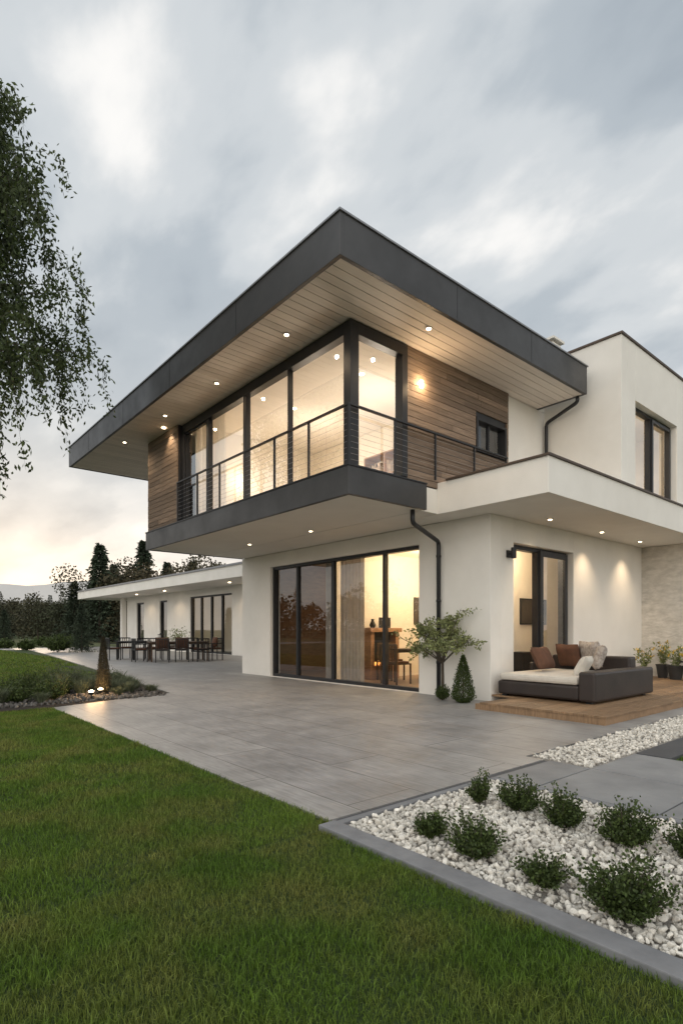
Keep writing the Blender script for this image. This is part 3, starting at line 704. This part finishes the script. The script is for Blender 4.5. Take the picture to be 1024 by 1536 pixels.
b=B(); b.poly([(-2,9.5),(1.4,9.42),(2.18,9.38),(4.36,10.12),(4.80,13.45),(-2,13.45)],-.02,.016); b.make('planting_bed','soil')
def tuft(name,x,y,r,h,n=260,mat='sage',w=.010):
    e=empty(name,(x,y,.016)); a=rng.uniform(0,2*np.pi,n); out=rng.uniform(.1,1,n)*r
    D_=np.stack([np.cos(a),np.sin(a),np.zeros(n)],1); P=np.array([x,y,.016])+D_*(out*.25)[:,None]
    T=np.array([x,y,.016])+D_*out[:,None]+np.stack([np.zeros(n)]*2+[h*rng.uniform(.5,1.05,n)],1)
    S_=np.stack([-np.sin(a),np.cos(a),np.zeros(n)],1)*w/2; Mi=(P+T)/2+np.array([0,0,h*.14])
    fast('leaves',np.stack([P-S_,P+S_,Mi+S_,Mi-S_],1),4,mat,e); fast('leaf_tips',np.stack([Mi-S_,Mi+S_,T],1),3,mat,e)
for x,y,r,h in ((2.35,10.35,.32,.36),(2.75,11.2,.42,.46),(2.1,11.3,.4,.36),(3.3,11.5,.4,.34),(1.9,10.4,.3,.28),(2.5,12.3,.5,.5),(3.9,12.3,.4,.35),(3.3,12.8,.5,.45),(2.6,10.9,.3,.4),(1.75,11.0,.35,.35)):
    bush('garden_shrub',x,y,r,h,130,24,.038,.022,'leafbox' if x<3 else 'sage',irr=1)
for x,y,r,h in ((3.8,10.6,.28,.22),(4.1,11.1,.3,.24),(3.6,10.9,.3,.26),(4.25,11.9,.3,.26),(3.0,10.75,.25,.3),(4.0,11.5,.32,.26),(2.6,10.7,.3,.45),(3.9,10.9,.25,.2),(4.3,12.6,.3,.3),(1.6,10.2,.3,.3),(3.55,10.4,.22,.16),(4.2,10.5,.22,.16),(2.2,10.0,.2,.2)):
    tuft('ornamental_grass',x,y,r,h)
def gardenlight(x,y,p):
    e=empty('garden_spotlight',(x,y,0)); b=B(); b.tube([(x,y,0),(x,y,.1)],.01,6); b.rev([(.03,.09),(.045,.12),(.045,.14)],x,y,12); b.make('housing','black',e)
    B().rev([(.038,.141),(.045,.155),(.02,.17)],x,y,12).make('lens','lamp',e); point('lamp',(x,y,.24),p,(1,.58,.25),parent=e,rad=.04)
gardenlight(2.98,10.08,6); gardenlight(3.22,10.36,7)

# ---------------------------------------------------------------- daybed
Z=.132
S_=empty('outdoor_daybed',(8.9,4.5,Z))
b=B(); b.box(7.92,9.9,3.98,5.35,Z+.03,Z+.25); b.box(7.88,9.95,3.72,3.97,Z+.03,Z+.46); b.box(9.66,9.92,3.98,5.36,Z+.25,Z+.62); b.box(9.0,9.9,5.36,5.44,Z+.03,Z+.5)
b.make('upholstered_base','leather',S_,bevel=.035)
b=B(); 
for x in (8.0,9.8):
    for y in (3.85,5.25): b.box(x-.04,x+.04,y-.04,y+.04,Z,Z+.04)
b.make('feet','black',S_)
b=B(); b.box(7.93,9.64,4.0,5.33,Z+.255,Z+.37); b.make('mattress','linen',S_,bevel=.04)
b=B(); b.pillow((8.75,5.02,Z+.60),.62,.40,.18,.15,-.45); b.make('brown_pillow','brown',S_,smooth=True)
b=B(); b.pillow((9.5,4.95,Z+.62),.5,.42,.18,1.3,-.3); b.make('brown_back_pillow','brown',S_,smooth=True)
b=B(); b.pillow((8.55,4.22,Z+.50),.50,.36,.16,.25,.5); b.make('cream_pillow','linen',S_,smooth=True)
b=B(); b.pillow((9.25,4.3,Z+.62),.50,.42,.17,.5,.35); b.pillow((9.48,4.55,Z+.66),.5,.44,.17,1.1,-.2); b.make('patterned_pillows','greyf',S_,smooth=True)
def pot(name,x,y,r,h,ph,n=260,z=Z):
    e=empty(name,(x,y,z)); B().rev([(r*.7,z),(r,z+h*.9),(r*1.08,z+h*.92),(r*1.08,z+h),(r*.9,z+h),(r*.88,z+h*.9)],x,y,20).make('pot_body','pot',e)
    C=[];D_=[];F=[]
    for i in range(16):
        a=rng.uniform(0,6.28); tip=np.array([x+math.cos(a)*r*rng.uniform(.2,1.5),y+math.sin(a)*r*rng.uniform(.2,1.5),z+h+ph*rng.uniform(.45,1)])
        s=np.array([x,y,z+h*.9]); t=rng.uniform(.1,1,18)[:,None]; P=s+(tip-s)*t; C.append(P); D_.append((tip-s)[None]+rng.normal(size=P.shape)*.35)
        if i%2: F.append(tip+rng.normal(size=(7,3))*.015)
    fast('leaves',leafquads(np.concatenate(C),np.concatenate(D_),.08,.025),4,'leafolive',e)
    F=np.concatenate(F); fast('flowers',leafquads(F,rng.normal(size=F.shape),.05,.035),4,'yellow',e)
pot('flower_pot',12.85,5.0,.14,.26,.42); pot('flower_pot',13.35,4.55,.16,.30,.45); pot('flower_pot',13.6,4.9,.13,.3,.5)
table('side_table',13.3,4.1,Z,0,.6,.5,.42,'black')

table('patio_table',9.2,20.4,.02,-.25,2.2,.95,.74,'walnut',.05)
for k,(dx,dy,w) in enumerate(((-.7,-.75,math.pi),(.0,-.78,math.pi),(.7,-.75,math.pi),(-.7,.75,0),(0,.78,0),(.7,.75,0),(-1.4,0,math.pi/2),(1.4,0,-math.pi/2))):
    c_,s_=math.cos(-.25),math.sin(-.25); X,Y=9.2+dx*c_-dy*s_,20.4+dx*s_+dy*c_
    e=chair('patio_chair',X,Y,.02,w-.25+rng.uniform(-.25,.25),'black','brown')
    if k in (1,4,7,0): b=B(); b.pillow((X,Y,.72),.46,.42,.18,w-.25,-.2); b.make('back_cushion','brown' if k!=4 else 'linen',e,smooth=True)
table('patio_table',8.3,22.6,.02,.5,1.0,1.0,.74,'black',.05)
for dx,dy,w in ((-.8,0,math.pi/2),(.8,0,-math.pi/2),(0,-.8,math.pi),(0,.8,0)): chair('patio_chair',8.3+dx,22.6+dy,.02,w,'black','brown')
e=empty('table_planter',(9.2,20.4,.76)); B().rev([(.1,.762),(.14,.92),(.12,.92)],9.2,20.4,14).make('bowl','pot',e)
C=np.array([9.2,20.4,.99])+rng.normal(size=(260,3))*np.array([.20,.20,.14]); fast('leaves',leafquads(C,rng.normal(size=C.shape),.09,.04),4,'leafolive',e)
e=empty('table_lantern',(8.6,20.6,.76)); b=B()
for sx in (-.07,.07):
    for sy in (-.07,.07): b.box(8.6+sx-.008,8.6+sx+.008,20.6+sy-.008,20.6+sy+.008,.762,1.02)
b.box(8.51,8.69,20.51,20.69,1.02,1.04); b.rev([(.06,1.04),(.01,1.1)],8.6,20.6,10); b.make('lantern_frame','black',e)
B().rev([(.03,.765),(.03,.87)],8.6,20.6,10).make('candle','linen',e)

# ---------------------------------------------------------------- world
w=bpy.data.worlds.new("World"); scene.world=w; w.use_nodes=True; nt=w.node_tree; N=nt.nodes; L=nt.links; N.clear()
out=N.new('ShaderNodeOutputWorld')
sundir=Vector((.19,1.15,.16)).normalized(); el=math.asin(sundir.z); az=math.atan2(sundir.x,sundir.y)
sky=N.new('ShaderNodeTexSky'); sky.sky_type='NISHITA'; sky.sun_disc=False; sky.sun_elevation=el; sky.sun_rotation=az
bgs=N.new('ShaderNodeBackground'); bgs.inputs[1].default_value=.10; L.new(sky.outputs[0],bgs.inputs[0])
tc=N.new('ShaderNodeTexCoord'); sp=N.new('ShaderNodeSeparateXYZ'); L.new(tc.outputs['Generated'],sp.inputs[0])
def math_(op,a,b_=None,c=None,clamp=False):
    n=N.new('ShaderNodeMath'); n.operation=op; n.use_clamp=clamp
    for i,q in enumerate((a,b_,c)):
        if q is None: continue
        if isinstance(q,(int,float)): n.inputs[i].default_value=q
        else: L.new(q,n.inputs[i])
    return n.outputs[0]
z=math_('MAXIMUM',sp.outputs[2],0.0); zc=math_('ADD',z,.30)
cx=math_('DIVIDE',sp.outputs[0],zc); cy=math_('DIVIDE',sp.outputs[1],zc)
cb=N.new('ShaderNodeCombineXYZ'); L.new(cx,cb.inputs[0]); L.new(cy,cb.inputs[1])
def noise(scale,detail,rough,dist,vec,sx=1,sy=1,rot=0,loc=(0,0,0)):
    mp=N.new('ShaderNodeMapping'); mp.inputs['Scale'].default_value=(sx,sy,1); mp.inputs['Rotation'].default_value=(0,0,rot); mp.inputs['Location'].default_value=loc; L.new(vec,mp.inputs[0])
    n=N.new('ShaderNodeTexNoise'); n.inputs['Scale'].default_value=scale; n.inputs['Detail'].default_value=detail; n.inputs['Roughness'].default_value=rough; n.inputs['Distortion'].default_value=dist
    L.new(mp.outputs[0],n.inputs['Vector']); return n.outputs['Fac']
n1=noise(3.6,7,.50,.10,cb.outputs[0],1.15,.72,math.radians(40),(3.4,1.2,0)); n2=noise(1.25,4,.5,.1,cb.outputs[0],1.1,.8,math.radians(40),(2,5,0))
s=math_('ADD',math_('MULTIPLY',n1,.52),math_('MULTIPLY',n2,.50))
cr=N.new('ShaderNodeValToRGB'); E=cr.color_ramp; E.interpolation='EASE'
E.elements[0].position=.38; E.elements[0].color=(.375,.425,.475,1); E.elements[1].position=.67; E.elements[1].color=(.96,.945,.92,1)
q=E.elements.new(.48); q.color=(.46,.51,.555,1); q=E.elements.new(.565); q.color=(.63,.665,.69,1)
L.new(s,cr.inputs[0])
hz=math_('POWER',math_('SUBTRACT',1,math_('MULTIPLY',z,1.35,None,True)),3.0)
hzm=math_('MULTIPLY',hz,math_('MULTIPLY_ADD',n1,2.0,-.15,True),None,True)
mxh=N.new('ShaderNodeMix'); mxh.data_type='RGBA'; L.new(hzm,mxh.inputs[0]); L.new(cr.outputs[0],mxh.inputs[6]); mxh.inputs[7].default_value=(.95,.91,.85,1)
dt=N.new('ShaderNodeVectorMath'); dt.operation='DOT_PRODUCT'; L.new(tc.outputs['Generated'],dt.inputs[0]); dt.inputs[1].default_value=(sundir.x,sundir.y,.02)
gl=math_('POWER',math_('MAXIMUM',dt.outputs['Value'],0),8); gl=math_('MULTIPLY',gl,math_('POWER',math_('SUBTRACT',1,math_('MULTIPLY',z,2.3,None,True)),3))
gc=N.new('ShaderNodeMix'); gc.data_type='RGBA'; gc.blend_type='ADD'; L.new(math_('MULTIPLY',gl,.9,None,True),gc.inputs[0]); L.new(mxh.outputs[2],gc.inputs[6]); gc.inputs[7].default_value=(.60,.34,.12,1)
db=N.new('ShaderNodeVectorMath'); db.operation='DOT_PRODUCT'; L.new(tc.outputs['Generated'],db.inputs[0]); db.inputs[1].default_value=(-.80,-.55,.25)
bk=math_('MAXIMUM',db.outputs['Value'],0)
br=math_('MULTIPLY_ADD',bk,2.3,1.08)  # brightness added to the unseen sky behind the camera to light the walls
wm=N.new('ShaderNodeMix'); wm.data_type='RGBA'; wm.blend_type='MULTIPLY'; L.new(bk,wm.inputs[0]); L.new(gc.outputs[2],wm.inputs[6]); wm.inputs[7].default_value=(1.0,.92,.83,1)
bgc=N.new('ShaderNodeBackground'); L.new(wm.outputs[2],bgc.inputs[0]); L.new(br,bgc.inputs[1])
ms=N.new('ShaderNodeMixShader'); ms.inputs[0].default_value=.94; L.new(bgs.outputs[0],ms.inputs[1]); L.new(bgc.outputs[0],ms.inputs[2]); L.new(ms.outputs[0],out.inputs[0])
sl=bpy.data.lights.new('sun','SUN'); sl.energy=.8; sl.angle=math.radians(14); sl.color=(1,.78,.55)
so=bpy.data.objects.new('sun',sl); so.rotation_euler=(-sundir).to_track_quat('-Z','Y').to_euler(); so.location=(0,20,20); COL.objects.link(so)

# ---------------------------------------------------------------- camera
cam=bpy.data.cameras.new('camera'); co=bpy.data.objects.new('camera',cam); COL.objects.link(co)
cam.sensor_fit='HORIZONTAL'; cam.sensor_width=36; cam.lens=29.64; cam.shift_y=.173; cam.clip_end=8000; cam.clip_start=.05
co.location=(0,0,1.2); co.rotation_euler=(math.radians(90),0,math.radians(-40.46)); scene.camera=co
scene.view_settings.view_transform='Standard'; scene.view_settings.look='None'; scene.view_settings.exposure=0
